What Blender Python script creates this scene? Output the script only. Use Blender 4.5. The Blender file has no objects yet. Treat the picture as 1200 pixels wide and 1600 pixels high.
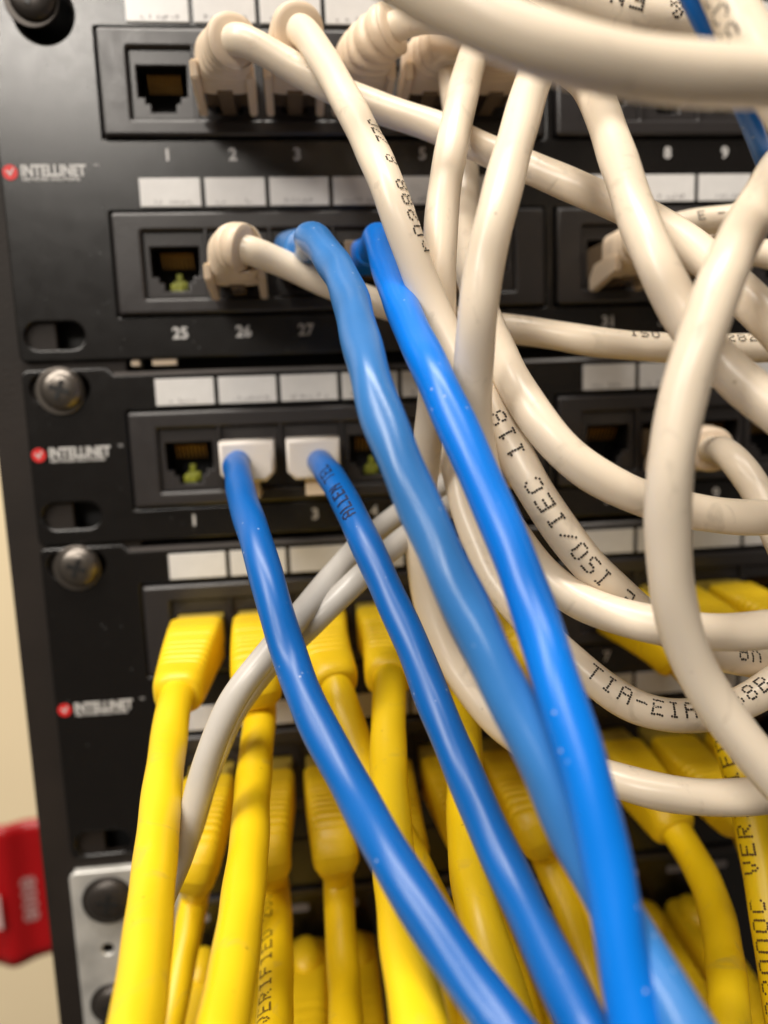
import bpy, bmesh, math, random
from mathutils import Vector, Matrix, Quaternion
random.seed(7)
MM = 0.001
sc = bpy.context.scene
COL = sc.collection

# ------------------------------------------------------------------ camera
CAMP = Vector((28.165, -199.884, -94.468))           # millimetres, port 1 column / top rack hole = origin
YAW, PIT, ROL, FPX = 0.10428, -0.14512, -0.03707, 1204.0
cy, sy, cp, sp = math.cos(YAW), math.sin(YAW), math.cos(PIT), math.sin(PIT)
FW = Vector((sy*cp, cy*cp, sp)); R0 = Vector((cy, -sy, 0)); U0 = R0.cross(FW)
RT = math.cos(ROL)*R0 + math.sin(ROL)*U0
UP = -math.sin(ROL)*R0 + math.cos(ROL)*U0
cd = bpy.data.cameras.new('camera'); cam = bpy.data.objects.new('camera', cd); COL.objects.link(cam)
cam.matrix_world = Matrix(((RT.x, UP.x, -FW.x, CAMP.x*MM), (RT.y, UP.y, -FW.y, CAMP.y*MM), (RT.z, UP.z, -FW.z, CAMP.z*MM), (0, 0, 0, 1)))
cd.sensor_fit = 'VERTICAL'; cd.sensor_height = 34.55; cd.sensor_width = 25.91; cd.lens = 26.0
cd.clip_start = 0.005; cd.clip_end = 20
cd.dof.use_dof = True; cd.dof.focus_distance = 0.133; cd.dof.aperture_fstop = 8.8
sc.camera = cam

# ------------------------------------------------------------------ world and lamps
w = bpy.data.worlds.new('World'); sc.world = w; w.use_nodes = True
w.node_tree.nodes['Background'].inputs[0].default_value = (1.0, 0.84, 0.68, 1)
w.node_tree.nodes['Background'].inputs[1].default_value = 0.085
def lamp(name, pos, target, sx, sy_, watt, col=(1, 0.93, 0.84)):
    l = bpy.data.lights.new(name, 'AREA'); l.shape = 'RECTANGLE'; l.size = sx; l.size_y = sy_; l.energy = watt; l.color = col
    o = bpy.data.objects.new(name, l); COL.objects.link(o); o.location = pos
    o.rotation_euler = (Vector(target)-Vector(pos)).to_track_quat('-Z', 'Y').to_euler(); return o
lamp('ceiling_lamp', (-0.10, -0.38, 1.10), (0.04, -0.05, -0.10), 0.9, 0.20, 16.5)
lamp('side_ceiling_lamp', (-0.86, -0.78, 0.86), (0.04, -0.05, -0.12), 0.30, 0.85, 15.0)
lamp('aisle_lamp', (-0.43, -1.40, 0.66), (0.04, 0, -0.05), 0.44, 0.19, 8.2)
sc.view_settings.view_transform = 'Standard'; sc.view_settings.look = 'None'
sc.view_settings.exposure = 0.12; sc.view_settings.gamma = 1.0; sc.view_settings.use_curve_mapping = False

# ------------------------------------------------------------------ materials
def mat(name, col, rough=0.5, metal=0.0, spec=0.5, bump=0.0, bscale=3000, var=0.0, vscale=60, specks=0.0, alpha=1.0,
        sss=0.0, dirt=0.0, coat=0.0, trans=0.0, rvar=0.0, scuff=0.0, marks=0.0):
    m = bpy.data.materials.new(name); m.use_nodes = True
    nt = m.node_tree; N = nt.nodes; L = nt.links; b = N['Principled BSDF']
    b.inputs['Base Color'].default_value = (*col, 1); b.inputs['Roughness'].default_value = rough
    b.inputs['Metallic'].default_value = metal; b.inputs['Specular IOR Level'].default_value = spec
    if sss: b.inputs['Subsurface Weight'].default_value = sss; b.inputs['Subsurface Radius'].default_value = (1, .7, .4); b.inputs['Subsurface Scale'].default_value = 0.0015
    if coat: b.inputs['Coat Weight'].default_value = coat; b.inputs['Coat Roughness'].default_value = 0.2
    if trans: b.inputs['Transmission Weight'].default_value = trans
    tc = N.new('ShaderNodeTexCoord'); cur = None
    def noise(scale, det=3, dist=0):
        n = N.new('ShaderNodeTexNoise'); n.inputs['Scale'].default_value = scale; n.inputs['Detail'].default_value = det
        n.inputs['Distortion'].default_value = dist; L.new(tc.outputs['Object'], n.inputs['Vector']); return n
    def ramp(src, p0, p1, c0=(0, 0, 0, 1), c1=(1, 1, 1, 1)):
        r = N.new('ShaderNodeValToRGB'); r.color_ramp.elements[0].position = p0; r.color_ramp.elements[1].position = p1
        r.color_ramp.elements[0].color = c0; r.color_ramp.elements[1].color = c1; L.new(src, r.inputs[0]); return r
    def mix(fac, a, bb):
        x = N.new('ShaderNodeMix'); x.data_type = 'RGBA'
        L.new(fac, x.inputs[0]) if not isinstance(fac, float) else setattr(x.inputs[0], 'default_value', fac)
        if isinstance(a, tuple): x.inputs[6].default_value = a
        else: L.new(a, x.inputs[6])
        if isinstance(bb, tuple): x.inputs[7].default_value = bb
        else: L.new(bb, x.inputs[7])
        return x.outputs[2]
    if var:
        n = noise(vscale, 4); r = ramp(n.outputs[0], .3, .7, (*[c*(1-var) for c in col], 1), (*[min(1, c*(1+var)) for c in col], 1)); cur = r.outputs[0]
    if dirt:
        n = noise(140, 6, 1.5); r = ramp(n.outputs[0], .60, .74)
        mm = N.new('ShaderNodeMath'); mm.operation = 'MULTIPLY'; L.new(r.outputs[0], mm.inputs[0]); mm.inputs[1].default_value = dirt
        cur = mix(mm.outputs[0], cur or (*col, 1), (0.25, 0.2, 0.14, 1))
    if marks:
        v = N.new('ShaderNodeTexVoronoi'); v.inputs['Scale'].default_value = 260; L.new(tc.outputs['Object'], v.inputs['Vector'])
        r = ramp(v.outputs['Distance'], .03, .09, (1, 1, 1, 1), (0, 0, 0, 1)); n = noise(60, 2); r2 = ramp(n.outputs[0], .52, .6)
        mm = N.new('ShaderNodeMath'); mm.operation = 'MULTIPLY'; L.new(r.outputs[0], mm.inputs[0]); L.new(r2.outputs[0], mm.inputs[1])
        m2 = N.new('ShaderNodeMath'); m2.operation = 'MULTIPLY'; L.new(mm.outputs[0], m2.inputs[0]); m2.inputs[1].default_value = marks
        cur = mix(m2.outputs[0], cur or (*col, 1), (col[0]*.35, col[1]*.3, col[2]*.25, 1))
    if scuff:
        n = noise(95, 5, 1.2); r = ramp(n.outputs[0], .52, .72); n2 = noise(900, 3, .5); r2 = ramp(n2.outputs[0], .35, .6)
        mm = N.new('ShaderNodeMath'); mm.operation = 'MULTIPLY'; L.new(r.outputs[0], mm.inputs[0]); L.new(r2.outputs[0], mm.inputs[1])
        m2 = N.new('ShaderNodeMath'); m2.operation = 'MULTIPLY'; L.new(mm.outputs[0], m2.inputs[0]); m2.inputs[1].default_value = scuff
        cur = mix(m2.outputs[0], cur or (*col, 1), (0.50, 0.56, 0.66, 1))
    if specks:
        v = N.new('ShaderNodeTexVoronoi'); v.inputs['Scale'].default_value = 420; L.new(tc.outputs['Object'], v.inputs['Vector'])
        r = ramp(v.outputs['Distance'], .05, .12, (1, 1, 1, 1), (0, 0, 0, 1))
        n = noise(90, 2); r2 = ramp(n.outputs[0], .5, .62)
        mm = N.new('ShaderNodeMath'); mm.operation = 'MULTIPLY'; L.new(r.outputs[0], mm.inputs[0]); L.new(r2.outputs[0], mm.inputs[1])
        m2 = N.new('ShaderNodeMath'); m2.operation = 'MULTIPLY'; L.new(mm.outputs[0], m2.inputs[0]); m2.inputs[1].default_value = specks
        cur = mix(m2.outputs[0], cur or (*col, 1), (0.75, 0.78, 0.8, 1))
    if cur is not None: L.new(cur, b.inputs['Base Color'])
    if rvar:
        n = noise(220, 5, .6); mr = N.new('ShaderNodeMapRange'); mr.inputs[3].default_value = rough-rvar; mr.inputs[4].default_value = rough+rvar
        L.new(n.outputs[0], mr.inputs[0]); L.new(mr.outputs[0], b.inputs['Roughness'])
    if bump:
        n = noise(bscale, 3); bp = N.new('ShaderNodeBump'); bp.inputs['Strength'].default_value = bump; bp.inputs['Distance'].default_value = 0.0002
        L.new(n.outputs[0], bp.inputs['Height']); L.new(bp.outputs[0], b.inputs['Normal'])
    return m
M = {}
M['panel'] = mat('black_powder_coat', (0.0045, 0.0037, 0.0034), .25, spec=.75, bump=.10, bscale=4200, rvar=.04, var=.15, specks=.10)
M['edge'] = mat('lit_edge_coat', (0.07, 0.062, 0.058), .38, spec=.9, bump=.2, bscale=2000, var=.2)  # lightened panel coat: the bend's highlight from overhead light put into its colour
M['rail'] = mat('rail_powder_coat', (0.017, 0.0125, 0.010), .6, spec=.3, bump=.5, bscale=1800, var=.2)
M['module'] = mat('module_plastic', (0.024, 0.021, 0.021), .33, spec=.7, bump=.12, bscale=1500, rvar=.08)
M['jack'] = mat('jack_plastic', (0.025, 0.022, 0.022), .32, spec=.7, bump=.1, bscale=1500)
M['cavity'] = mat('jack_cavity', (0.006, 0.005, 0.005), .6)
M['gold'] = mat('gold_contact', (0.60, 0.33, 0.09), .40, .8)
M['pcb'] = mat('green_terminal', (0.17, 0.18, 0.008), .45, var=.3, vscale=900)
M['steel'] = mat('screw_steel', (0.19, 0.17, 0.15), .33, .9, bump=.1, bscale=900)
M['darkscrew'] = mat('dark_screw', (0.05, 0.043, 0.038), .38, .6)
M['zinc'] = mat('galvanised_steel', (0.60, 0.59, 0.56), .42, .5, bump=.15, bscale=500, var=.2, vscale=120, rvar=.12)
M['label'] = mat('paper_label', (0.66, 0.65, 0.64), .24, var=.04, vscale=300)
M['ink_white'] = mat('white_print', (0.55, 0.54, 0.53), .6)
M['scrib'] = mat('pencil_writing', (0.22, 0.21, 0.22), .7)
M['logo_red'] = mat('red_print', (0.62, 0.02, 0.02), .5)
M['cream'] = mat('cream_pvc', (0.80, 0.69, 0.545), .32, bump=.05, bscale=500, var=.035, vscale=55, dirt=.28, sss=.15, marks=.6)
M['cream_boot'] = mat('cream_boot_plastic', (0.74, 0.60, 0.45), .42, bump=.06, bscale=800, var=.04, sss=.15)
M['grey'] = mat('light_grey_pvc', (0.52, 0.49, 0.45), .33, bump=.05, bscale=500, var=.04, dirt=.1)
M['blue'] = mat('blue_pvc', (0.0, 0.175, 0.70), .33, bump=.08, bscale=600, var=.06, vscale=50, specks=.5)
M['blue_dark'] = mat('deep_blue_pvc', (0.0, 0.105, 0.40), .35, bump=.08, bscale=600, var=.06, vscale=50, specks=.4)
M['blue_pale'] = mat('pale_blue_pvc', (0.035, 0.175, 0.47), .29, bump=.12, bscale=500, var=.10, vscale=60, specks=.4)
M['yellow'] = mat('yellow_pvc', (0.83, 0.565, 0.007), .38, bump=.06, bscale=500, var=.05, vscale=50, dirt=.22, sss=.1, marks=.6)
M['yellow_boot'] = mat('yellow_boot_plastic', (0.81, 0.54, 0.009), .40, bump=.06, bscale=700, var=.05, sss=.1)
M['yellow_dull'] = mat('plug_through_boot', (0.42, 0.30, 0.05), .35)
M['clear'] = mat('smoky_clear_plug', (0.17, 0.12, 0.075), .22, spec=.6)
M['white_plug'] = mat('white_plug_plastic', (0.62, 0.57, 0.52), .35, bump=.05, sss=.1)
M['ink'] = mat('black_ink', (0.035, 0.028, 0.02), .7)
M['ink_blue'] = mat('dark_ink_on_blue', (0.004, 0.012, 0.06), .6)
M['ink_brown'] = mat('brown_ink', (0.10, 0.05, 0.005), .7)
M['wall'] = mat('painted_wall', (0.84, 0.70, 0.46), .7, var=.03, vscale=8, bump=.1, bscale=300)
M['red'] = mat('red_enamel', (0.33, 0.003, 0.005), .33, var=.08, vscale=30)
M['red_print'] = mat('faded_white_print', (0.66, 0.42, 0.40), .6)
M['black'] = mat('black_plastic', (0.01, 0.01, 0.01), .45)

# ------------------------------------------------------------------ helpers (all lengths in mm)
def link(name, me, m, parent=None, smooth=False):
    me.materials.clear(); me.materials.append(m)
    if smooth:
        for p in me.polygons: p.use_smooth = True
    o = bpy.data.objects.new(name, me); COL.objects.link(o)
    if parent is not None: o.parent = parent
    return o
def thing(name, label, cat, group=None, kind=None):
    o = bpy.data.objects.new(name, None); COL.objects.link(o); o.empty_display_size = .005
    o['label'] = label; o['category'] = cat
    if group: o['group'] = group
    if kind: o['kind'] = kind
    return o
def tag(o, label, cat, group=None):
    o['label'] = label; o['category'] = cat
    if group: o['group'] = group
    return o
def meshd(verts, faces, name='m'):
    me = bpy.data.meshes.new(name); me.from_pydata([Vector(v)*MM for v in verts], [], faces); me.update(); return me
def fixn(me):
    bm = bmesh.new(); bm.from_mesh(me); bmesh.ops.recalc_face_normals(bm, faces=bm.faces); bm.to_mesh(me); bm.free(); return me
def boxes(lst, bev=0.0):
    """lst of (x0,x1,y0,y1,z0,z1) -> one mesh"""
    bm = bmesh.new()
    for x0, x1, y0, y1, z0, z1 in lst:
        r = bmesh.ops.create_cube(bm, size=1, matrix=Matrix.Translation(Vector(((x0+x1)/2, (y0+y1)/2, (z0+z1)/2))*MM) @ Matrix.Diagonal((abs(x1-x0)*MM, abs(y1-y0)*MM, abs(z1-z0)*MM, 1)))
    if bev: bmesh.ops.bevel(bm, geom=list(bm.edges), offset=bev*MM, segments=2, affect='EDGES', profile=.5)
    me = bpy.data.meshes.new('b'); bm.to_mesh(me); bm.free(); return me
def to_mesh(o):
    dg = bpy.context.evaluated_depsgraph_get(); dg.update()
    me = bpy.data.meshes.new_from_object(o.evaluated_get(dg)); d = o.data
    bpy.data.objects.remove(o); bpy.data.curves.remove(d); return me
def rect(x0, x1, z0, z1, r=0, n=4):
    if r <= 0: return [(x0, z0), (x1, z0), (x1, z1), (x0, z1)]
    out = []
    for cx, cz, a in ((x1-r, z0+r, -90), (x1-r, z1-r, 0), (x0+r, z1-r, 90), (x0+r, z0+r, 180)):
        for k in range(n+1):
            t = math.radians(a+90*k/n); out.append((cx+r*math.cos(t), cz+r*math.sin(t)))
    return out
def circ(x, z, r, n=24): return [(x+r*math.cos(2*math.pi*k/n), z+r*math.sin(2*math.pi*k/n)) for k in range(n)]
def plate(outer, holes, y, th, bev=.2):
    """flat plate in the XZ plane with holes; front face at y, going back th"""
    c = bpy.data.curves.new('p', 'CURVE'); c.dimensions = '2D'; c.fill_mode = 'BOTH'
    c.extrude = (th/2-bev)*MM; c.bevel_depth = bev*MM; c.bevel_resolution = 2; c.offset = -bev*MM
    for loop in [outer]+holes:
        s = c.splines.new('POLY'); s.points.add(len(loop)-1); s.use_cyclic_u = True
        for p, (x, z) in zip(s.points, loop): p.co = (x*MM, z*MM, 0, 1)
    o = bpy.data.objects.new('p', c); COL.objects.link(o); me = to_mesh(o)
    me.transform(Matrix.Translation((0, (y+th/2)*MM, 0)) @ Matrix.Rotation(math.pi/2, 4, 'X'))
    return me
def text_mesh(s, size, x, z, y, align='CENTER', bold=0.0, sx=1.0, rot=0.0, shear=0.0):
    c = bpy.data.curves.new('t', 'FONT'); c.body = s; c.size = size*MM; c.align_x = align; c.align_y = 'CENTER'
    c.extrude = .04*MM; c.offset = bold*MM; c.resolution_u = 3; c.shear = shear
    o = bpy.data.objects.new('t', c); COL.objects.link(o); me = to_mesh(o)
    me.transform(Matrix.Translation((x*MM, y*MM, z*MM)) @ Matrix.Rotation(rot, 4, 'Y') @ Matrix.Rotation(math.pi/2, 4, 'X') @ Matrix.Diagonal((sx, 1, 1, 1)))
    return me
def ray(x, y): return FW + (x-600)/FPX*RT - (y-800)/FPX*UP
def pt(x, y, depth): return CAMP + ray(x, y)*depth
def proj(p):
    d = p-CAMP; z = d.dot(FW); return 600+FPX*d.dot(RT)/z, 800-FPX*d.dot(UP)/z, z

PP, CP = 15.504, 110.244                              # port pitch, block pitch
def portx(n): n -= 1; return (n//6)*CP + (n % 6)*PP
ROWS = {'A1': (0, 0), 'B1': (0, 1), 'C': (-88.9, 0), 'A3': (-133.35, 0), 'B3': (-133.35, 1)}
def portz(r): T, b = ROWS[r]; return T-19.9-(41.9 if b else 0)

# ------------------------------------------------------------------ setting: wall behind
wl = link('wall', boxes([(-900, 900, 330, 345, -900, 700)]), M['wall']); wl['kind'] = 'structure'

# ------------------------------------------------------------------ rack rail
rt = thing('rack_rail', 'dark brown vertical rack rail along the left edge, carrying the black panels', 'rack rail')
holes = []
T = 5.5
z = 44.45
for u in range(9):
    for dz in (6.35, 22.22, 38.1):
        zc = 6.35+44.45*1-dz-44.45*u+0.0
        holes.append(circ(-25.6, -3.4, 6.3, 32) if abs(zc) < 2 else rect(-30.0, -22.6, zc-3.7, zc+3.7, .8))
link('rail_face', plate(rect(-46.9, -14, -330, 60), holes, 1.3, 2.2, .35), M['rail'], rt)
link('dark_hole_backing', boxes([(-44.6, -16.3, 7.5, 8.5, -330, 60)]), M['black'], rt)  # added black sheet that keeps the rail holes dark
link('side_flange', boxes([(-46.9, -44.7, 3.6, 45, -330, 60)], .3), M['rail'], rt)
link('inner_flange', boxes([(-16.2, -14, 3.6, 30, -330, 60)], .3), M['rail'], rt)

# ------------------------------------------------------------------ patch panels
NCL = 3
def jack_mesh():
    # front frame of one port with the T-shaped opening, cavity behind it
    T_ = [(-5.9, 5.3), (-5.9, -1.9), (-4.2, -1.9), (-4.2, -3.3), (-3.0, -3.3), (-3.0, -5.3), (3.0, -5.3), (3.0, -3.3), (4.2, -3.3), (4.2, -1.9), (5.9, -1.9), (5.9, 5.3)]
    return plate(rect(-7.25, 7.25, -6.9, 8.6, .4), [T_[::-1]], 0.35, 1.6, .18), T_
jm, TSH = jack_mesh()
def cavity_mesh():
    v = []; f = []; n = len(TSH)
    for x, z in TSH: v.append((x*1.03, 1.7, z*1.03))
    for x, z in TSH: v.append((x*1.03, 13, z*1.03))
    for i in range(n): j = (i+1) % n; f.append((i, j, n+j, n+i))
    f.append(tuple(range(n, 2*n))); return meshd(v, f)
cavm = cavity_mesh()
def contact_mesh():
    l = []
    bm = bmesh.new()
    for k in range(8):
        x = -3.57+k*1.02
        m4 = Matrix.Translation(Vector((x, 4.9, 2.6))*MM) @ Matrix.Rotation(math.radians(-55), 4, 'X') @ Matrix.Diagonal((.30*MM, 4.2*MM, .3*MM, 1))
        bmesh.ops.create_cube(bm, size=1, matrix=m4)
    me = bpy.data.meshes.new('c'); bm.to_mesh(me); bm.free(); return me
conm = contact_mesh()
blockm = boxes([(-1.9, 1.3, 2.6, 6, -5.2, -3.2), (-1.2, 2.2, 3.2, 6.5, -4.9, -2.6), (-.5, 1.0, 4.2, 7, -2.7, -.6)], .3)
labm = boxes([(-7.2, 7.2, -.25, .15, -3.3, 3.3)], .12)
for nm, m_ in (('j', jm), ('cav', cavm), ('con', conm), ('blk', blockm), ('lab', labm)): pass
def copyobj(name, me, m, parent, loc):
    if not me.materials: me.materials.append(m)
    o = bpy.data.objects.new(name, me); COL.objects.link(o); o.parent = parent; o.location = Vector(loc)*MM; return o

def scribble(x0, x1, z, seed):
    rnd = random.Random(seed); l = []
    x = x0
    while x < x1:
        wd = rnd.uniform(.35, .9); h = rnd.uniform(.25, 1.2)
        if rnd.random() < .75:
            l.append((x, x+.24, -.30, -.26, z, z+h))
            if rnd.random() < .6: l.append((x, x+wd, -.30, -.26, z+h*.5, z+h*.5+.22))
            if rnd.random() < .4: l.append((x+wd, x+wd+.15, -.30, -.26, z-.3, z+h*.5))
        x += wd+rnd.uniform(.3, .8)
    return boxes(l) if l else None

def screw_at(x, z, r, parent, m, cross_rot=.3):
    # pan head with a cross recess
    bm = bmesh.new(); prof = [(r*.94, 0), (r*.96, -.9), (r*.93, -1.5), (r*.84, -2.05), (r*.66, -2.55), (r*.36, -2.8), (0.001, -2.85)]
    rings = []
    for pr, py in prof: rings.append([bm.verts.new(Vector((x+pr*math.cos(a*math.tau/28), py-.2, z+pr*math.sin(a*math.tau/28)))*MM) for a in range(28)])
    for a in range(len(rings)-1):
        for b in range(28): bm.faces.new((rings[a][b], rings[a][(b+1) % 28], rings[a+1][(b+1) % 28], rings[a+1][b]))
    me = bpy.data.meshes.new('s'); bm.to_mesh(me); bm.free(); fixn(me)
    o = link('screw', me, m, parent, True)
    # washer
    if not (parent is not None and z > -10): pass
    ws = plate(circ(x-.5, z-.4, r*1.10, 32), [circ(x, z, r*.6, 20)], -.75, .7, .2)
    link('washer', ws, M['steel'] if m is M['steel'] else M['darkscrew'], o)
    cr = boxes([(-r*.46, r*.46, -3.13, -2.4, -.55, .55), (-.55, .55, -3.14, -2.41, -r*.46, r*.46)])
    cr.transform(Matrix.Translation((x*MM, 0, z*MM)) @ Matrix.Rotation(cross_rot, 4, 'Y'))
    link('cross_recess', cr, M['black'], o)
    return o

def patch_panel(T, rows, first, label, screwmat, zb, open_cavity):
    t = thing('patch_panel', label, 'patch panel', 'black patch panels in the rack')
    XR = CP*NCL-14
    zt = T+4.6 if T < 0 else T+5.3
    outer = [(-38.9, zb+1.5), (-38.4, zb+.4), (-37.4, zb), (XR, zb), (XR, zt-1.9), (-16.9, zt-1.9), (-18.6, zt), (-37.4, zt), (-38.4, zt-.4), (-38.9, zt-1.5)]
    hs = []
    slots = [T, T-31.75] if rows == 1 else [T, T-76.2]
    for s in slots: hs.append(rect(-37.2, -23.0, s-3.4, s+3.4, 3.35, 6))
    rws = [(T-6.1, T-31.0, T-.65-3.2+2.0, T-34.6, first), (T-47.4, T-72.3, T-43.2, T-76.5, first+24)][:rows]
    for (fz1, fz0, lz, nz, f0) in rws:
        for c in range(NCL): hs.append(rect(-14.7+c*CP, 93.3+c*CP, fz0, fz1, .3))
    if T == 0: hs[0] = circ(-25.6, -3.4, 6.7, 32)
    link('faceplate', plate(outer, hs, 0, 1.5, .42), M['panel'], t)
    vv = []; ff = []; nn = 14
    for xx in (-17.1, XR):
        for a in range(nn): vv.append((xx, 1.35+1.25*math.cos(math.tau*a/nn), zt-2.0+.95*math.sin(math.tau*a/nn)))
    for a in range(nn): ff.append((a, (a+1) % nn, nn+(a+1) % nn, nn+a))
    ff.append(tuple(range(nn))); ff.append(tuple(range(2*nn-1, nn-1, -1)))
    link('top_bend', fixn(meshd(vv, ff)), M['edge'], t, True)
    link('top_flange', boxes([(-17, XR, 1.5, 16, zt-2.2, zt-1.10)], .2), M['edge'], t)
    link('bottom_flange', boxes([(-17, XR, 1.35, 12, zb+.1, zb+1.1)], .2), M['panel'], t)
    link('dark_gap_backing', boxes([(-13.8, XR-1, 22+T*.01, 23.5+T*.01, zb-2.5, zt-.3)]), M['black'], t)  # black sheet added behind the panel so the gaps stay dark
    for (fz1, fz0, lz, nz, f0) in rws:
        cz = (fz1-13.6)
        for c in range(NCL):
            hl = [rect(portx(k+1)+c*CP-7.4, portx(k+1)+c*CP+7.4, cz-7.1, cz+8.8, .3) for k in range(6)]
            mo = link('port_block', plate(rect(-14.2+c*CP, 92.8+c*CP, fz0+.5, fz1-.5, .8), hl, -1.3, 2.8, .7), M['module'], t)
            link('block_back', boxes([(-14.0+c*CP, 92.6+c*CP, 14, 16, fz0+.6, fz1-.6)]), M['black'], mo)
        for k in range(6*NCL):
            n = k+1; x = portx(n)
            j = copyobj('jack', jm, M['jack'], t, (x, -.4, cz))
            copyobj('cavity', cavm, M['cavity'], j, (0, 0, 0))
            copyobj('contacts', conm, M['gold'], j, (0, 0, 0))
            if (f0+k, T) in open_cavity: copyobj('terminal', blockm, M['pcb'], j, (0, open_cavity[(f0+k, T)], 0))
            lb = copyobj('label', labm, M['label'], t, (x+.1, -.3, lz))
            s = scribble(x-4.6, x+4.6, lz-2.6, f0+k+int(T)) if (rows == 1 or T == 0) else None
            if s: s.transform(Matrix.Translation((0, -.3*MM, 0))); so = link('handwriting', s, M['scrib'], t); so.parent = lb; so.location = Vector((-x-.1, .3, 0))*MM; so.location.z = 0; so.location = Vector((-x-.1, .3, -lz))*MM
            link('port_number', text_mesh(str(f0+k), 3.9, x, nz, -.06, bold=.10), M['ink_white'], t)
    # emblem and name
    lz = T-38.3 if rows == 2 else T-16.2
    em = link('emblem', plate(circ(-36.6, lz, 1.75, 28), [], -.12, .16, .03), M['logo_red'], t)
    link('emblem_mark', meshd([(-37.6, -.17, lz+.3), (-37.1, -.17, lz-.1), (-36.6, -.17, lz-.9), (-35.6, -.17, lz+.9), (-35.9, -.17, lz+1.1), (-36.6, -.17, lz-.1), (-37.2, -.17, lz+.6)], [(0, 1, 6), (1, 2, 5, 6), (2, 3, 4, 5)]), M['ink_white'], em)
    link('maker_name', text_mesh('INTELLINET', 3.55, -34.2, lz+.25, -.08, 'LEFT', .13, .80), M['ink_white'], t)
    link('maker_subline', text_mesh('NETWORK SOLUTIONS', 1.05, -34.0, lz-1.6, -.08, 'LEFT', .03, 1.18), M['ink_white'], t)
    link('trade_mark_dot', text_mesh('TM', .9, -17.4, lz+1.5, -.08, 'LEFT', .0, 1), M['ink_white'], t)
    screw_at(-29.4 if T < 0 else -27.4, T-.3, 5.3 if T < 0 else 5.6, t, screwmat, .35)
    t.name = 'rack_patch_panel'
    return t
pan1 = patch_panel(0, 2, 1, 'uppermost black patch panel, with row numbers 25 to 27 and cream plugs', M['darkscrew'], -82.3, {(25, 0): 0})
pan2 = patch_panel(-88.9, 1, 1, 'slim single-row black patch panel in the middle, holding the two white plugs', M['steel'], -128.0, {(1, -88.9): -1.2, (4, -88.9): 0})
pan3 = patch_panel(-133.35, 2, 1, 'lower two-row black patch panel packed with yellow plugs', M['steel'], -213.6, {})

# two added cream pieces, standing in for something lit behind the panel gap
for x0, x1, lb in ((-12.7, -10.6, 'small cream stand-in for a lit spot in the gap beneath the top panel, left of the wider one'), (-7.6, -1.6, 'wider cream stand-in for a lit spot in the gap beneath the top panel, above the first label')):
    o = link('lit_gap_piece', boxes([(x0, x1, 1.0, 3, -84.0, -82.5)], .2), M['cream_boot']); tag(o, lb, 'lit spot', 'cream stand-ins for lit spots under the top panel')

# ------------------------------------------------------------------ device below: bracket, face, screws
br = thing('mounting_bracket', 'galvanised steel bracket with rounded corner screwed to the rail at bottom left', 'bracket')
link('bracket_plate', plate(rect(-39.6, -10, -285, -217.0, 2.0), [circ(-31.3, -240.3, 1.6, 20), rect(-36, -25, -272, -262, 3)], -1.2, 1.6, .45), M['zinc'], br)
link('folded_edge', boxes([(-38.6, -10, .45, 14, -218.4, -217.1)], .3), M['zinc'], br)
def big_screw(x, z, r):
    s = screw_at(x, z, r, br, M['darkscrew'], .2); s.location.y = -1.3*MM
big_screw(-29.4, -225.0, 6.2); big_screw(-30.6, -256.0, 5.6)
sw = thing('network_switch', 'black device face at the bottom behind the rows of domed yellow plugs', 'network switch')
link('face', boxes([(-9.5, 300, 2.0, 4, -290, -215.5)], .3), M['panel'], sw)
link('face_ridge', boxes([(-9.0, 300, .4, 1.95, -231.5, -229.8)], .3), M['module'], sw)
for k in range(22):
    x = 22.0+(k-2)*7.05*1.97
    link('status_mark', plate(rect(x-3.2, x+1.8, -237.2, -234.9, .6), [], 1.7, .25, .05), mat_mark if 'mat_mark' in globals() else M['scrib'], sw)

# red tag hanging beside the rack
rc = thing('red_tag', 'red plastic tag with pale upright lettering, far left behind the rail', 'tag')
def tag_surf(u, v):
    # u across 0..1, v down 0..1 ; gentle upright folds
    c = pt(-6, 1395, 330); hw = 52.0; x = c.x + (u*2-1)*hw
    ztop = c.z+30.5; zbot = c.z-34.0 + 34*(1-math.sqrt(max(0, 1-min(1, abs(u*2-1))**2)))
    y = c.y + 1.8*math.sin(u*19+.4)+.9*math.sin(u*41+1)
    return Vector((x, y, ztop+(zbot-ztop)*v))
v = []; f = []; NU, NV = 60, 14
for sgn in (0, 3.0):
    for a in range(NU+1):
        for b in range(NV+1): v.append(tag_surf(a/NU, b/NV)+Vector((0, sgn, 0)))
H = (NU+1)*(NV+1)
for a in range(NU):
    for b in range(NV):
        q = a*(NV+1)+b; f.append((q, q+1, q+NV+2, q+NV+1)); f.append((H+q, H+q+NV+1, H+q+NV+2, H+q+1))
for a in range(NU):
    q = a*(NV+1); f.append((q, q+NV+1, H+q+NV+1, H+q)); q += NV; f.append((q, H+q, H+q+NV+1, q+NV+1))
for b in range(NV):
    q = b; f.append((q, H+q, H+q+1, q+1)); q = NU*(NV+1)+b; f.append((q, q+1, H+q+1, H+q))
link('tag_body', fixn(meshd(v, f)), M['red'], rc, True)
def on_tag(px, py):
    p = pt(px, py, 329); c = pt(-6, 1395, 330); u = ((p.x-c.x)/52.0+1)/2
    return p, u
tgt, tu = on_tag(42, 1412)
tm = text_mesh('8008', 7.6, 0, 0, 0, 'CENTER', .28, 1.35, math.pi/2)
for vv in tm.vertices:
    x = tgt.x+vv.co.x/MM; u = ((x-pt(-6, 1395, 330).x)/52.0+1)/2
    y = tag_surf(u, .5).y-.35
    vv.co = Vector((x, y, tgt.z+vv.co.z/MM))*MM
link('lettering', tm, M['red_print'], rc)
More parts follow.
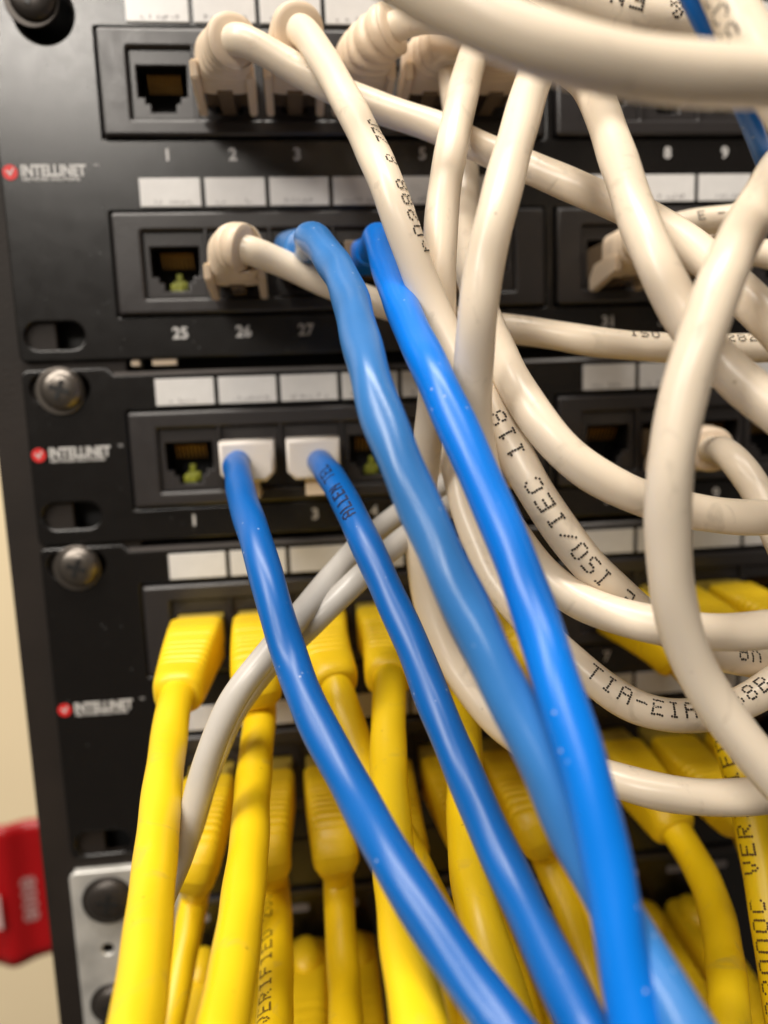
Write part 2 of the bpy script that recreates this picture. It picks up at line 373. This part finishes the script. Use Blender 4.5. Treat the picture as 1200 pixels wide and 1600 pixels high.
sk = link('pale_patch', boxes([(pt(-14, 1400, 329).x, pt(5, 1400, 329).x, pt(0, 1420, 329).y-3.4, pt(0, 1420, 329).y-3.0, pt(0, 1447, 329).z, pt(0, 1390, 329).z)], .15), M['red_print'], rc)

# ------------------------------------------------------------------ cable machinery
def catmull(P, n=12):
    out = []; Q = [P[0]*2-P[1]]+P+[P[-1]*2-P[-2]]
    for i in range(1, len(Q)-2):
        p0, p1, p2, p3 = Q[i-1], Q[i], Q[i+1], Q[i+2]
        t0 = 0; t1 = t0+max((p1-p0).length, 1e-3)**.5; t2 = t1+max((p2-p1).length, 1e-3)**.5; t3 = t2+max((p3-p2).length, 1e-3)**.5
        for k in range(n):
            t = t1+(t2-t1)*k/n
            a1 = p0*((t1-t)/(t1-t0))+p1*((t-t0)/(t1-t0)); a2 = p1*((t2-t)/(t2-t1))+p2*((t-t1)/(t2-t1)); a3 = p2*((t3-t)/(t3-t2))+p3*((t-t2)/(t3-t2))
            b1 = a1*((t2-t)/(t2-t0))+a2*((t-t0)/(t2-t0)); b2 = a2*((t3-t)/(t3-t1))+a3*((t-t1)/(t3-t1))
            out.append(b1*((t2-t)/(t2-t1))+b2*((t-t1)/(t2-t1)))
    out.append(P[-1].copy()); return out
def resample(P, step):
    L = [0]
    for a, b in zip(P, P[1:]): L.append(L[-1]+(b-a).length)
    n = max(3, int(L[-1]/step)+1); out = []; j = 0
    for k in range(n+1):
        s = L[-1]*k/n
        while j < len(L)-2 and L[j+1] < s: j += 1
        d = L[j+1]-L[j]; out.append(P[j].lerp(P[j+1], (s-L[j])/d if d > 0 else 0))
    return out
def smooth(P, it, keep=0):
    for _ in range(it):
        P = [P[0]]+[P[i] if i < keep else (P[i-1]+P[i]*2+P[i+1])/4 for i in range(1, len(P)-1)]+[P[-1]]
    return P
def frames(P):
    T_ = [(P[min(i+1, len(P)-1)]-P[max(i-1, 0)]).normalized() for i in range(len(P))]
    n = Vector((0, 0, 1)); n = (n-T_[0]*n.dot(T_[0])).normalized(); out = []
    for i, t in enumerate(T_):
        if i: n = T_[i-1].rotation_difference(t) @ n
        n = (n-t*n.dot(t)).normalized(); out.append((t, n, t.cross(n)))
    return out
def loft(P, F, prof, nseg=24, cap=True, lift=None):
    """prof(i) -> (halfwidth, halfheight, exponent) or radius function"""
    v = []; f = []
    for i, (p, (t, n, b)) in enumerate(zip(P, F)):
        for k in range(nseg):
            a = math.tau*k/nseg; x, y = prof(i, a); v.append(p + b*x + n*y)
    m = len(P)
    for i in range(m-1):
        for k in range(nseg): j = (k+1) % nseg; f.append((i*nseg+k, i*nseg+j, (i+1)*nseg+j, (i+1)*nseg+k))
    if cap: f.append(tuple(range(nseg-1, -1, -1))); f.append(tuple((m-1)*nseg+k for k in range(nseg)))
    return fixn(meshd(v, f))
def superell(a, hw, hh, e):
    c, s = math.cos(a), math.sin(a)
    return hw*math.copysign(abs(c)**(2/e), c), hh*math.copysign(abs(s)**(2/e), s)

FONT = {'A':'01110 10001 10001 11111 10001 10001 10001','B':'11110 10001 10001 11110 10001 10001 11110','C':'01110 10001 10000 10000 10000 10001 01110',
'D':'11110 10001 10001 10001 10001 10001 11110','E':'11111 10000 10000 11110 10000 10000 11111','F':'11111 10000 10000 11110 10000 10000 10000',
'G':'01110 10001 10000 10111 10001 10001 01110','I':'01110 00100 00100 00100 00100 00100 01110','L':'10000 10000 10000 10000 10000 10000 11111',
'N':'10001 11001 10101 10101 10011 10001 10001','O':'01110 10001 10001 10001 10001 10001 01110','R':'11110 10001 10001 11110 10100 10010 10001',
'S':'01111 10000 10000 01110 00001 00001 11110','T':'11111 00100 00100 00100 00100 00100 00100','V':'10001 10001 10001 10001 01010 01010 00100',
'0':'01110 10001 10001 10001 10001 10001 01110','1':'00100 01100 00100 00100 00100 00100 01110','2':'01110 10001 00001 00110 01000 10000 11111',
'5':'11111 10000 11110 00001 00001 10001 01110','6':'00110 01000 10000 11110 10001 10001 01110','7':'11111 00001 00010 00100 01000 01000 01000',
'8':'01110 10001 10001 01110 10001 10001 01110','/':'00000 00001 00010 00100 01000 10000 00000','-':'00000 00000 00000 11111 00000 00000 00000',
':':'00000 00100 00100 00000 00100 00100 00000','&':'01100 10010 10100 01000 10101 10010 01101','r':'00000 00000 10110 11001 10000 10000 10000',
'4':'00010 00110 01010 10010 11111 00010 00010','3':'11111 00010 00100 00010 00001 10001 01110','W':'10001 10001 10001 10101 10101 11011 10001',' ':'00000 '*7}
def print_text(P, R, s, start, direction, height, offang, dense=.78, solid=False, slope=0.0, pitch=7.0, cw=1.0):
    """dot-matrix characters wrapped round the jacket, facing the front of the rack"""
    L = [0]
    for a, b in zip(P, P[1:]): L.append(L[-1]+(b-a).length)
    best = min(range(len(P)), key=lambda i: (proj(P[i])[0]-start[0])**2+(proj(P[i])[1]-start[1])**2)
    s0 = L[best]; dot = height/7.0; v = []; f = []
    def at(sv):
        sv = max(0.01, min(L[-1]-.01, sv)); lo, hi = 0, len(L)-1
        while hi-lo > 1:
            m = (lo+hi)//2
            if L[m] <= sv: lo = m
            else: hi = m
        t = (sv-L[lo])/(L[hi]-L[lo]); p = P[lo].lerp(P[hi], t)
        i0, i1 = max(lo-3, 0), min(hi+3, len(P)-1); tan = (P[i1]-P[i0]).normalized()*direction
        return p, tan
    for ci, ch in enumerate(s):
        rows = FONT[ch].split()
        for r, row in enumerate(rows):
            for c, bit in enumerate(row):
                if bit != '1': continue
                jx, jy = random.uniform(-.10, .10)*dot, random.uniform(-.10, .10)*dot
                u = (ci*pitch+c*cw)*dot+jx; vv = (3-r)*dot+jy
                p, tan = at(s0+direction*u)
                nv = (CAMP-p); nv = (nv-tan*nv.dot(tan)).normalized()
                upv = nv.cross(tan)                                  # letter-up, as seen from the front
                a0 = vv/R+offang+slope*u; rr = R*1.0+.035
                h = dot*dense; q = []
                hx = h*(.85 if solid else .6); hy = h*(.85 if solid else .6)
                for dx, dy in ((-hx, -hy*.5), (-hx*.5, -hy), (hx*.5, -hy), (hx, -hy*.5), (hx, hy*.5), (hx*.5, hy), (-hx*.5, hy), (-hx, hy*.5)):
                    a = a0+dy/R; q.append(p+tan*dx+(nv*math.cos(a)+upv*math.sin(a))*rr)
                k = len(v); v += q; f.append(tuple(range(k, k+8)))
    return meshd(v, f)

PATHS = {}
def cable(key, pts, colour, label, D=6.0, port=None, style=None, texts=(), w_smooth=2, ext=None, pre=None, lumpy=.017, group=None, boot_len=None, cat='cable', sm=10):
    """pts: (x, y, apparent width) read off; depth follows from the true thickness D"""
    W = [p[2] for p in pts]; inv = [1/x for x in W]
    for _ in range(w_smooth):
        inv = [inv[0]]+[(inv[i-1]+2*inv[i]+inv[i+1])/4 for i in range(1, len(inv)-1)]+[inv[-1]]
    P3 = [pt(x, y, FPX*D*iv) for (x, y, _), iv in zip(pts, inv)]
    def run_on(a, b):
        d = b-a; d = d-FW*d.dot(FW); return b+d.normalized()*32
    P3.append(run_on(P3[-2], P3[-1]))
    if not port: P3.insert(0, run_on(P3[1], P3[0]))
    t = thing('patch_cable', label, cat, group or {'cream': 'cream patch cables', 'grey': 'thin grey patch cables', 'yellow': 'yellow patch cables'}.get(colour, 'blue patch cables'))
    R = D/2; keep = 0; base = None
    if port:
        r, n = port; X, Z = portx(n), portz(r)
        if isinstance(r, tuple): X, Z = r
        bl = boot_len or {'cream': 27, 'white': 15, 'yellow': 37, 'blue': 27, 'slim': 24}[style]
        zoff = {'cream': 0, 'white': 1.2, 'yellow': .8, 'blue': 1.2, 'slim': .6}[style]
        base = Vector((X, 0, Z+zoff))
        head = [Vector((X, 4, Z+zoff)), Vector((X, -8, Z+zoff)), Vector((X, -bl*.6, Z+zoff))]
        # last boot point leans a little towards the first free point
        aim = P3[0]; tip = Vector((X, -bl, Z+zoff)); d = aim-tip; d.y = 0
        lean = min(d.length, 3.0 if style != 'white' else 1.0)
        tip = tip+(d.normalized()*lean if d.length > .01 else Vector())
        P3 = head+[tip]+P3
    P = resample(catmull(P3), 1.6); 
    P = smooth(P, sm); P = resample(P, 1.4)
    F = frames(P); PATHS[key] = (P, R)
    ph = random.uniform(0, 6)
    def prof(i, a):
        s = i*1.4
        l = 1+lumpy*math.sin(2*a+s*.42+ph)+lumpy*.6*math.sin(3*a-s*.31+ph*2)+lumpy*.5*math.sin(s*.23+ph)
        return R*l*math.cos(a), R*l*math.sin(a)
    # the jacket starts inside the boot
    i0 = 0
    if port:
        while i0 < len(P)-2 and P[i0].y > -({'white': 6}.get(style, 20)): i0 += 1
    link('jacket', loft(P[i0:], F[i0:], lambda i, a: prof(i+i0, a), 22), M[colour], t, True)
    if port: plug(t, P, F, base, style, bl, R, colour)
    for tx in texts:
        s, st, dr, h, off = tx[:5]; ink = tx[5] if len(tx) > 5 else 'ink'
        kw = tx[6] if len(tx) > 6 else {}
        link('printed_text', print_text(P, R*1.012, s, st, dr, h, off, **kw), M[ink], t)
    return t

def plug(t, P, F, base, style, bl, R, colour):
    X, Z = base.x, base.z
    # cumulative length from y=0
    idx = [i for i, p in enumerate(P)]
    def sel(y0, s_extra=0):
        return next((i for i in idx if P[i].y < y0), 0)
    i_face = sel(0)
    S = [0]*len(P)
    for i in range(1, len(P)): S[i] = S[i-1]+(P[i]-P[i-1]).length
    S0 = S[i_face]
    def rng(a, b): return [i for i in idx if a <= S[i]-S0 <= b]
    def sub(ii): return [P[i] for i in ii], [F[i] for i in ii]
    if style == 'cream':
        body = link('plug_body', boxes([(X-5.8, X+5.8, -16, 6, Z-3.6, Z+3.6)], .3), M['clear'], t)
        link('latch', boxes([(X-1.7, X+1.7, -14, -1, Z-6.0, Z-4.7)], .2), M['clear'], body)
        # densify the boot path
        a, b = 11.0, bl+3.0
        n = 90; PP_, FF = [], []
        for k in range(n):
            s = a+(b-a)*k/(n-1)
            i = max(j for j in idx if S[j]-S0 <= s); tt = (s-(S[i]-S0))/max(S[i+1]-S[i], 1e-6)
            PP_.append(P[i].lerp(P[i+1], tt)); FF.append(F[i])
        def prof(i, ang):
            u = i/(n-1); hw = 6.5+(5.3-6.5)*min(1, u*1.25); hh = 5.3+(5.2-5.3)*u; e = 4.5-2.3*min(1, u*1.4)
            if .40 < u < .95:
                ph = (u-.40)/.55*4; g = abs(math.sin(math.pi*ph))**.5; hw *= .86+.14*g; hh *= .86+.14*g
            if u > .95: q = (u-.95)/.05; hw *= 1-.22*q*q; hh *= 1-.22*q*q
            if u < .03: hw *= .95; hh *= .95
            return superell(ang, hw, hh, e)
        boot = link('boot', loft(PP_, FF, prof, 32), M['cream_boot'], t, True)
        for s in (-1, 1):
            v = []; x0, x1 = X+s*4.9, X+s*6.7
            pr = [(-15, Z-.5), (-21, Z-1.5), (-20, Z-5.0), (-5.0, Z-7.6), (-3.2, Z-7.0), (-3.4, Z-4.2), (-6.5, Z-1.2)]
            for xx in (x0, x1): v += [(xx, y, zz) for y, zz in pr]
            m_ = len(pr); f = [tuple(range(m_)), tuple(range(2*m_-1, m_-1, -1))]+[(i, (i+1) % m_, m_+(i+1) % m_, m_+i) for i in range(m_)]
            me = fixn(meshd(v, f)); bm = bmesh.new(); bm.from_mesh(me); bmesh.ops.bevel(bm, geom=list(bm.edges), offset=.35*MM, segments=2, affect='EDGES'); bm.to_mesh(me); bm.free()
            link('side_wing', me, M['cream_boot'], boot)
    elif style in ('blue', 'slim'):
        body = link('plug_body', boxes([(X-5.8, X+5.8, -14, 6, Z-3.6, Z+3.6)], .3), M['clear'], t)
        a, b = 11.0, bl
        n = 60; PP_, FF = [], []
        for k in range(n):
            s = a+(b-a)*k/(n-1); i = max(j for j in idx if S[j]-S0 <= s); tt = (s-(S[i]-S0))/max(S[i+1]-S[i], 1e-6)
            PP_.append(P[i].lerp(P[i+1], tt)); FF.append(F[i])
        def prof(i, ang):
            u = i/(n-1); hw = 6.6+(4.9-6.6)*u**1.4; hh = 5.4+(4.6-5.4)*u; e = 4.5-2.4*min(1, u*1.4)
            if style == 'slim': hw = 4.6-1.3*u; hh = 4.0-.7*u
            if u > .92: q = (u-.92)/.08; hw *= 1-.2*q*q; hh *= 1-.2*q*q
            return superell(ang, hw, hh, e)
        link('boot', loft(PP_, FF, prof, 32), M[colour], t, True)
    elif style == 'white':
        link('plug_body', boxes([(X-5.8, X+5.8, -8, 6, Z-3.6, Z+3.6)], .3), M['clear'], t)
        zc = Z+.1
        out = [(X-6.3, zc+4.6), (X+6.3, zc+4.6), (X+6.3, zc-3.0), (X+4.4, zc-5.0), (X-4.4, zc-5.0), (X-6.3, zc-3.0)]
        me = plate(out[::-1], [], -18.5, 12.5, .9); hd = link('hood', me, M['white_plug'], t)
        link('latch', boxes([(X-2.2, X+2.6, -16, -3, Z-9.0, Z-8.0), (X-2.2, X+2.6, -16, -14.8, Z-8.1, Z-5)], .25), M['cream_boot'], t)
    elif style == 'yellow':
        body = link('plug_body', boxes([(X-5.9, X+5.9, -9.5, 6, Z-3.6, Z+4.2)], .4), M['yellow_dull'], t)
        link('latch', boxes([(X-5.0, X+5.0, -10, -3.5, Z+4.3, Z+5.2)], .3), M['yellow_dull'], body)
        a, b = 8.5, bl+2.0; n = 110; PP_, FF = [], []
        for k in range(n):
            s = a+(b-a)*k/(n-1); i = max(j for j in idx if S[j]-S0 <= s); tt = (s-(S[i]-S0))/max(S[i+1]-S[i], 1e-6)
            PP_.append(P[i].lerp(P[i+1], tt)); FF.append(F[i])
        def prof(i, ang):
            u = i/(n-1); hw = 6.6+(5.3-6.6)*u; hh = 5.9+(5.0-5.9)*u; e = 8-5.2*min(1, max(0, u-.2)*1.35)
            if .26 < u < .80:
                ph = (u-.26)/.54*8; g = abs(math.sin(math.pi*ph))**.45; hw *= .93+.07*g; hh *= .87+.13*g
            if u > .93: q = (u-.93)/.07; hw *= 1-.17*q*q; hh *= 1-.17*q*q
            if u < .02: hw *= .96; hh *= .96
            return superell(ang, hw, hh, e)
        link('boot', loft(PP_, FF, prof, 36), M['yellow_boot'], t, True)

# ------------------------------------------------------------------ cream cables
cable('W1', [(360,52,47),(383,62,47),(430,89,46),(510,134,46),(600,172,46),(685,199,46),(740,226,47),(823,260,48),(943,311,51),(1025,347,54),(1100,402,58),(1158,457,61),(1215,515,64),(1280,590,66)],
      'cream', 'cream cable from port 2 of the top row, running diagonally down right behind the others', port=('A1', 2), style='cream')
cable('W2', [(461,36,46),(476,50,46),(497,80,47),(533,142,49),(575,222,54),(597,270,55),(620,330,56),(640,388,56),(668,465,54),(703,540,54),(743,605,55),(785,668,57),(822,745,58),(865,812,59),(928,893,57),(990,948,55),(1060,995,53),(1130,1025,51),(1200,1036,50),(1280,1030,49)],
      'cream', 'cream cable printed ISO/IEC, from port 3 of the top row', port=('A1', 3), style='cream',
      texts=[('E ISO/IEC 118', (972,930), -1, 3.0, -.10), ('VA', (1163,1033), -1, 3.2, -.5), ('r0288 8 77C', (655,398), -1, 2.6, -.95)])
cable('W11', [(620,38,45),(665,26,46),(730,30,48),(800,55,50),(860,85,52),(905,115,53),(930,150,54),(958,225,58),(978,285,60),(1000,352,63),(1030,420,66),(1057,477,65),(1093,533,65),(1127,570,66),(1165,606,67),(1215,645,68),(1280,690,70)],
      'cream', 'cream cable dropping from beneath the thick front cable to behind the big curved one', port=('A1', 4), style='cream')
cable('W4', [(700,75,43),(706,120,43),(716,190,43),(727,270,43),(728,330,44),(728,390,46),(738,440,48),(757,492,51),(777,545,55),(803,597,58),(838,655,60),(882,708,60),(940,750,60),(1005,780,59),(1078,798,57),(1167,810,56),(1240,806,56)],
      'cream', 'cream cable half hidden behind two upright ones, then curving right across the middle panel', port=('A1', 5), style='cream', sm=8)
cable('W3', [(775,52,44),(752,62,46),(737,95,49),(722,150,50),(712,200,51),(700,260,52),(692,310,53),(687,400,54),(686,500,53),(684,560,52),(678,620,50),(668,690,48),(659,760,46),(655,830,45),(659,900,45),(676,970,45),(706,1035,46),(750,1100,47),(810,1155,50),(880,1192,53),(950,1215,56),(1040,1240,57),(1120,1247,57),(1200,1243,57),(1280,1230,56)],
      'cream', 'lowest level cream cable at right, just over the lower yellow plugs', port=('A1', 6), style='cream', sm=8)
cable('W5', [(915,-110,54),(890,-30,54),(862,50,55),(830,135,57),(807,215,60),(784,300,63),(760,395,65),(747,480,64),(741,550,62),(738,610,60),(743,690,59),(760,765,57),(795,830,56),(840,888,55),(870,920,55),(930,952,58),(1000,972,61),(1050,982,61),(1100,989,61),(1200,984,60),(1280,972,60)],
      'cream', 'foremost upright cream cable, slipping down behind the brightest blue one')
cable('W9', [(1310,110,56),(1250,210,60),(1205,285,66),(1165,355,69),(1140,405,72),(1114,470,73),(1090,542,73),(1069,608,72),(1053,680,73),(1045,767,72),(1042,817,71),(1045,885,69),(1058,970,68),(1073,1015,67),(1100,1073,66),(1130,1118,66),(1166,1163,66),(1195,1197,66),(1240,1245,66)],
      'cream', 'big cream cable curving in front of all others down the right side')
cable('W10', [(690,440,44),(695,520,44),(699,600,44),(704,680,45),(718,760,46),(745,850,47),(785,925,49),(840,985,51),(900,1038,52),(937,1070,53),(975,1097,53),(1015,1114,53),(1065,1120,53),(1110,1117,53),(1150,1104,53),(1200,1076,52),(1270,1020,52)],
      'cream', 'cream cable printed TIA-EIA curving under the others at lower right', port=('B1', 5), style='cream', sm=8,
      texts=[('TIA-EIA 568B', (912,1049), 1, 3.0, .36)])
cable('W12', [(770,-75,60),(860,-22,60),(950,14,60),(1040,36,60),(1130,50,60),(1220,56,58),(1300,55,57)],
      'cream', 'shaded thick cream cable at the top right, lying behind the front one', texts=[('& EN 501', (1050,38), -1, 3.0, -.75)])
cable('W13', [(1085,-120,72),(1120,-50,74),(1148,20,76),(1185,90,76),(1225,160,76),(1275,240,76)],
      'cream', 'cream cable at top right with large letters, right of the dark blue one', D=6.0, texts=[('CCS', (1127,-8), 1, 2.6, -.55)])
cable('WF', [(560,-85,92),(620,-42,94),(700,4,96),(750,30,96),(800,55,96),(850,72,96),(900,86,96),(1000,108,96),(1100,118,94),(1200,121,92),(1300,118,92)],
      'cream', 'nearest and thickest-looking cream cable, out of focus across the top right')
cable('W14', [(1020,366,42),(1065,350,42),(1110,345,42),(1160,340,42),(1220,325,43),(1290,300,44)],
      'cream', 'cream cable behind the crossing cables, from the tilted second-row plug at right', port=('B1', 7), style='cream', texts=[('E - 1', (1088,347), 1, 2.2, .5)], boot_len=25)
cable('W17', [(1180,392,43),(1225,405,44),(1290,430,46)],
      'cream', 'shaded cream cable at the far right edge of the second row', port=('B1', 8), style='cream', boot_len=25)
cable('W16', [(366,382,45),(386,389,45),(407,397,44),(447,414,43),(500,438,43),(545,457,43),(590,474,43),(640,488,43),(700,500,43),(760,508,44),(800,514,45),(870,524,46),(933,535,46),(1045,544,46),(1160,545,46),(1230,542,46),(1290,536,46)],
      'cream', 'cream cable from port 26 passing behind the blue ones and running level to the right', port=('B1', 2), style='cream', texts=[('ISO 24 28', (975,541), 1, 2.2, 1.05), ('2828', (1130,546), 1, 2.2, .85)])
cable('W18', [(1146,716,47),(1170,745,47),(1190,780,48),(1212,828,50),(1240,890,52)],
      'cream', 'cream cable with ribbed boot drooping from the middle panel at the right edge', port=('C', 8), style='cream', boot_len=29)
# thin grey pair
cable('G1', [(716,735,33),(706,752,33),(668,774,33),(610,812,34),(548,866,37),(482,945,41),(437,1000,42.5),(401,1042,43),(369,1083,43),(342,1135,43),(324,1187,43),(309,1240,43),(295,1295,43),(277,1350,42),(254,1400,43),(234,1450,44),(222,1520,45)],
      'grey', 'upper of two thin grey cables slanting behind the blue ones towards lower left', D=4.9, port=('C', 5), style='cream', boot_len=17)
cable('G2', [(800,730,32),(760,755,32),(700,792,35),(632,840,37),(570,895,39),(518,945,40),(478,985,40),(441,1016,40),(409,1050,39),(380,1090,38),(352,1138,38),(331,1192,38),(313,1247,38),(298,1300,38),(278,1350,38),(254,1400,39),(234,1450,40),(220,1520,41)],
      'grey', 'lower of two thin grey cables slanting behind the blue ones, more shaded', D=4.9, port=('C', 6), style='cream', boot_len=17)
# ------------------------------------------------------------------ blue cables
cable('B1', [(370,722,40),(373,745,44),(380,785,48),(396,830,53),(420,915,55),(457,1040,57),(475,1087,58),(510,1160,61),(556,1240,65),(584,1295,68),(622,1360,72),(667,1433,75),(717,1508,78),(765,1573,80),(820,1645,84),(870,1710,88)],
      'blue_dark', 'leftmost blue cable, from the left white plug down to the bottom edge', D=6.0, port=('C', 2), style='white')
cable('B2', [(496,716,38),(503,726,41),(520,748,45),(546,795,49),(565,835,50),(597,905,52),(628,972,54),(660,1045,56),(673,1085,57),(705,1160,59),(735,1232,62),(765,1300,65),(800,1375,68),(832,1440,71),(863,1505,75),(905,1590,80),(950,1680,85)],
      'blue_dark', 'deep blue cable printed ALLEN, from the right white plug to the bottom', D=6.0, port=('C', 3), style='white',
      texts=[('ALLEN TEL', (556,824), -1, 2.9, .22, 'ink_blue', {'dense': .95, 'pitch': 5.7, 'cw': .8})])
cable('B3', [(484,368,50),(508,393,52),(534,432,56),(553,485,61),(566,543,65),(579,590,67),(600,660,69),(635,745,71),(671,825,73),(703,897,74),(737,968,75),(768,1032,76),(800,1095,77),(835,1165,78),(870,1240,79),(907,1320,80),(948,1400,82),(990,1475,84),(1032,1540,87),(1075,1612,90),(1130,1700,94)],
      'blue_pale', 'pale blue cable with a scuffed bumpy jacket from port 27', D=6.3, port=('B1', 3), style='blue', lumpy=.034)
cable('B4', [(592,368,47),(599,400,49),(613,442,52),(631,487,56),(655,540,60),(670,570,62),(703,640,65),(735,712,66),(765,778,67),(790,835,68),(815,900,70),(838,965,72),(852,1007,74),(876,1085,77),(903,1165,78),(922,1235,79),(940,1305,80),(955,1383,81),(970,1475,82),(990,1578,84),(1010,1690,86)],
      'blue', 'brightest blue cable, lying over the pale one and running to the bottom', D=6.0, port=('B1', 4), style='slim')
cable('B5', [(1045,-90,33),(1066,-30,33),(1088,15,33),(1115,65,33),(1143,120,32),(1168,180,31),(1196,250,29),(1235,330,27)],
      'blue_dark', 'dark blue cable at the top right corner passing behind the thick cream one', D=2.8)

# ------------------------------------------------------------------ yellow cables
YD = 7.2
def yel(key, pts, label, port, texts=(), **k): return cable(key, pts, 'yellow', label, D=YD, port=port, style='yellow', texts=texts, **k)
yel('Y1', [(272,1098,54),(265,1150,56),(257,1205,59),(247,1300,66),(237,1400,73),(227,1500,82),(216,1600,91),(205,1690,98)],
    'leftmost yellow cable, nearest to the camera at the bottom left', ('A3', 1))
yel('Y2', [(408,1105,50),(403,1150,52),(395,1225,56),(391,1300,60),(380,1400,70),(366,1500,78),(350,1600,86),(338,1680,92)],
    'second yellow cable of the upper yellow row, bare of print, left of the printed one', ('A3', 2))
yel('Y3', [(528,1078,52),(545,1130,53),(566,1190,54),(590,1245,55),(620,1300,56),(655,1370,57),(690,1440,58),(725,1510,60),(760,1590,62),(795,1670,64)],
    'yellow cable from the third plug of the upper yellow row, passing behind its right neighbour', ('A3', 3))
yel('Y4', [(610,1065,52),(607,1110,53),(607,1200,58),(612,1300,66),(622,1400,74),(637,1500,84),(657,1600,93),(675,1690,100)],
    'straight yellow cable between the two printed-free blue crossings, widest at the bottom centre', ('A3', 4))
yel('Y5', [(726,1080,50),(726,1150,52),(727,1250,60),(733,1350,68),(748,1430,72),(772,1510,74),(800,1590,76),(830,1680,80)],
    'yellow cable seen between the two dark blue cables at lower centre', ('A3', 5))
yel('Y6', [(835,1065,44),(850,1120,44),(868,1190,45),(885,1270,46),(905,1360,47),(930,1460,48),(955,1560,50),(980,1660,52)],
    'yellow cable hidden behind the pale and bright blue pair', ('A3', 6))
yel('Y14', [(1058,1030,48),(1090,1062,50),(1118,1105,52),(1140,1155,54),(1157,1205,55),(1175,1280,57),(1190,1360,58),(1204,1440,60),(1218,1530,62),(1232,1620,64),(1247,1700,66)],
    'bright yellow cable printed VERIFIED at the right edge', ('A3', 7), texts=[('G2000C VERIFIED 10', (1216,1590), -1, 3.3, .55, 'ink_brown')])
yel('Y16', [(1165,1018,46),(1205,1060,47),(1245,1120,48),(1290,1200,50)],
    'yellow cable leaving the frame behind the horizontal cream cables at right', ('A3', 8))
yel('Y17', [(1280,1015,46),(1330,1060,47),(1380,1120,48)],
    'yellow plug in the upper yellow row at the far right edge', ('A3', 9))
yel('Y7', [(306,1398,44),(297,1440,45),(284,1500,47),(272,1560,49),(258,1630,50),(240,1700,52)],
    'yellow cable from the leftmost plug of the lower yellow row', ('B3', 1), boot_len=37)
yel('Y8', [(430,1385,46),(432,1430,48),(432,1500,53),(430,1600,60),(426,1690,64)],
    'yellow cable printed VERIFIED beside the plain one at bottom left of centre', ('B3', 2), boot_len=36, texts=[('VERIFIED 2000', (431,1625), -1, 3.2, .70, 'ink_brown')])
yel('Y9', [(529,1375,47),(530,1420,48),(534,1480,50),(538,1550,53),(541,1600,56),(545,1690,60)],
    'short straight yellow cable left of the diagonal blue one', ('B3', 3), boot_len=36)
yel('Y10', [(640,1345,42),(655,1400,42),(672,1470,43),(690,1550,44),(708,1650,46)],
    'yellow cable tucked behind two larger ones at bottom centre', ('B3', 4))
yel('Y11', [(745,1335,42),(760,1390,43),(785,1460,44),(812,1540,45),(840,1640,47)],
    'shaded yellow cable behind the deep blue printed cable', ('B3', 5))
yel('Y12', [(850,1335,46),(866,1372,47),(888,1420,48),(912,1485,49),(932,1545,50),(950,1610,52),(970,1700,54)],
    'yellow cable between the deep blue and bright blue cables at the bottom', ('B3', 6))
yel('Y13', [(1068,1318,48),(1088,1348,49),(1108,1390,52),(1125,1450,56),(1135,1520,61),(1140,1600,66),(1142,1700,70)],
    'shaded brownish yellow cable right of the pale blue one at lower right', ('B3', 7))
yel('Y15', [(1165,1300,44),(1185,1350,44),(1200,1420,45),(1215,1500,46),(1230,1600,48)],
    'yellow cable behind the bright printed one at the right edge', ('B3', 8))
yel('Y18', [(1280,1290,44),(1310,1350,45),(1340,1420,46)],
    'yellow plug of the lower yellow row under the big cream curve', ('B3', 9))

# bottom row of domed plugs in the device below
def domed(x0, n, where):
    t = thing('domed_plug', where, 'plug', 'domed yellow plugs in the bottom device')
    X, Z = x0, -249.0
    # hood with a rounded latch cover on its top, near the face
    n_ = 60; P = [Vector((X, -1.0-45*k/(n_-1), Z-3*(k/(n_-1))**2)) for k in range(n_)]; F = frames(P)
    def prof(i, a):
        u = i/(n_-1); hw = 5.9-.6*u; hh = 5.6; e = 4.2-1.6*u
        if .45 < u < .9:
            g = abs(math.sin(math.pi*(u-.45)/.45*6))**.6; hw *= .96+.04*g; hh *= .955+.045*g
        return superell(a, hw, hh, e)
    link('boot', loft(P, F, prof, 32), M['yellow_boot'], t, True)
    bm = bmesh.new(); bmesh.ops.create_uvsphere(bm, u_segments=24, v_segments=14, radius=1)
    me = bpy.data.meshes.new('d'); bm.to_mesh(me); bm.free()
    me.transform(Matrix.Translation(Vector((X, -7.5, Z+4.8))*MM) @ Matrix.Diagonal((4.6*MM, 6.8*MM, 4.2*MM, 1)))
    link('latch_cover', me, M['yellow_boot'], t, True)
    Pc = [Vector((X, -44-k*2.0, Z-3-.05*k*k)) for k in range(20)]; Fc = frames(Pc)
    link('jacket', loft(Pc, Fc, lambda i, a: (YD/2*math.cos(a), YD/2*math.sin(a)), 20), M['yellow'], t, True)
DX = [-7.0+13.95*k for k in range(11)]
words = ['leftmost', 'second from left', 'third from left', 'fourth from left', 'fifth from left', 'sixth from left', 'seventh from left', 'eighth from left', 'ninth from left', 'tenth from left', 'rightmost']
for i, x in enumerate(DX):
    domed(x+1.4, i, 'yellow domed plug in the bottom row, %s' % words[i])
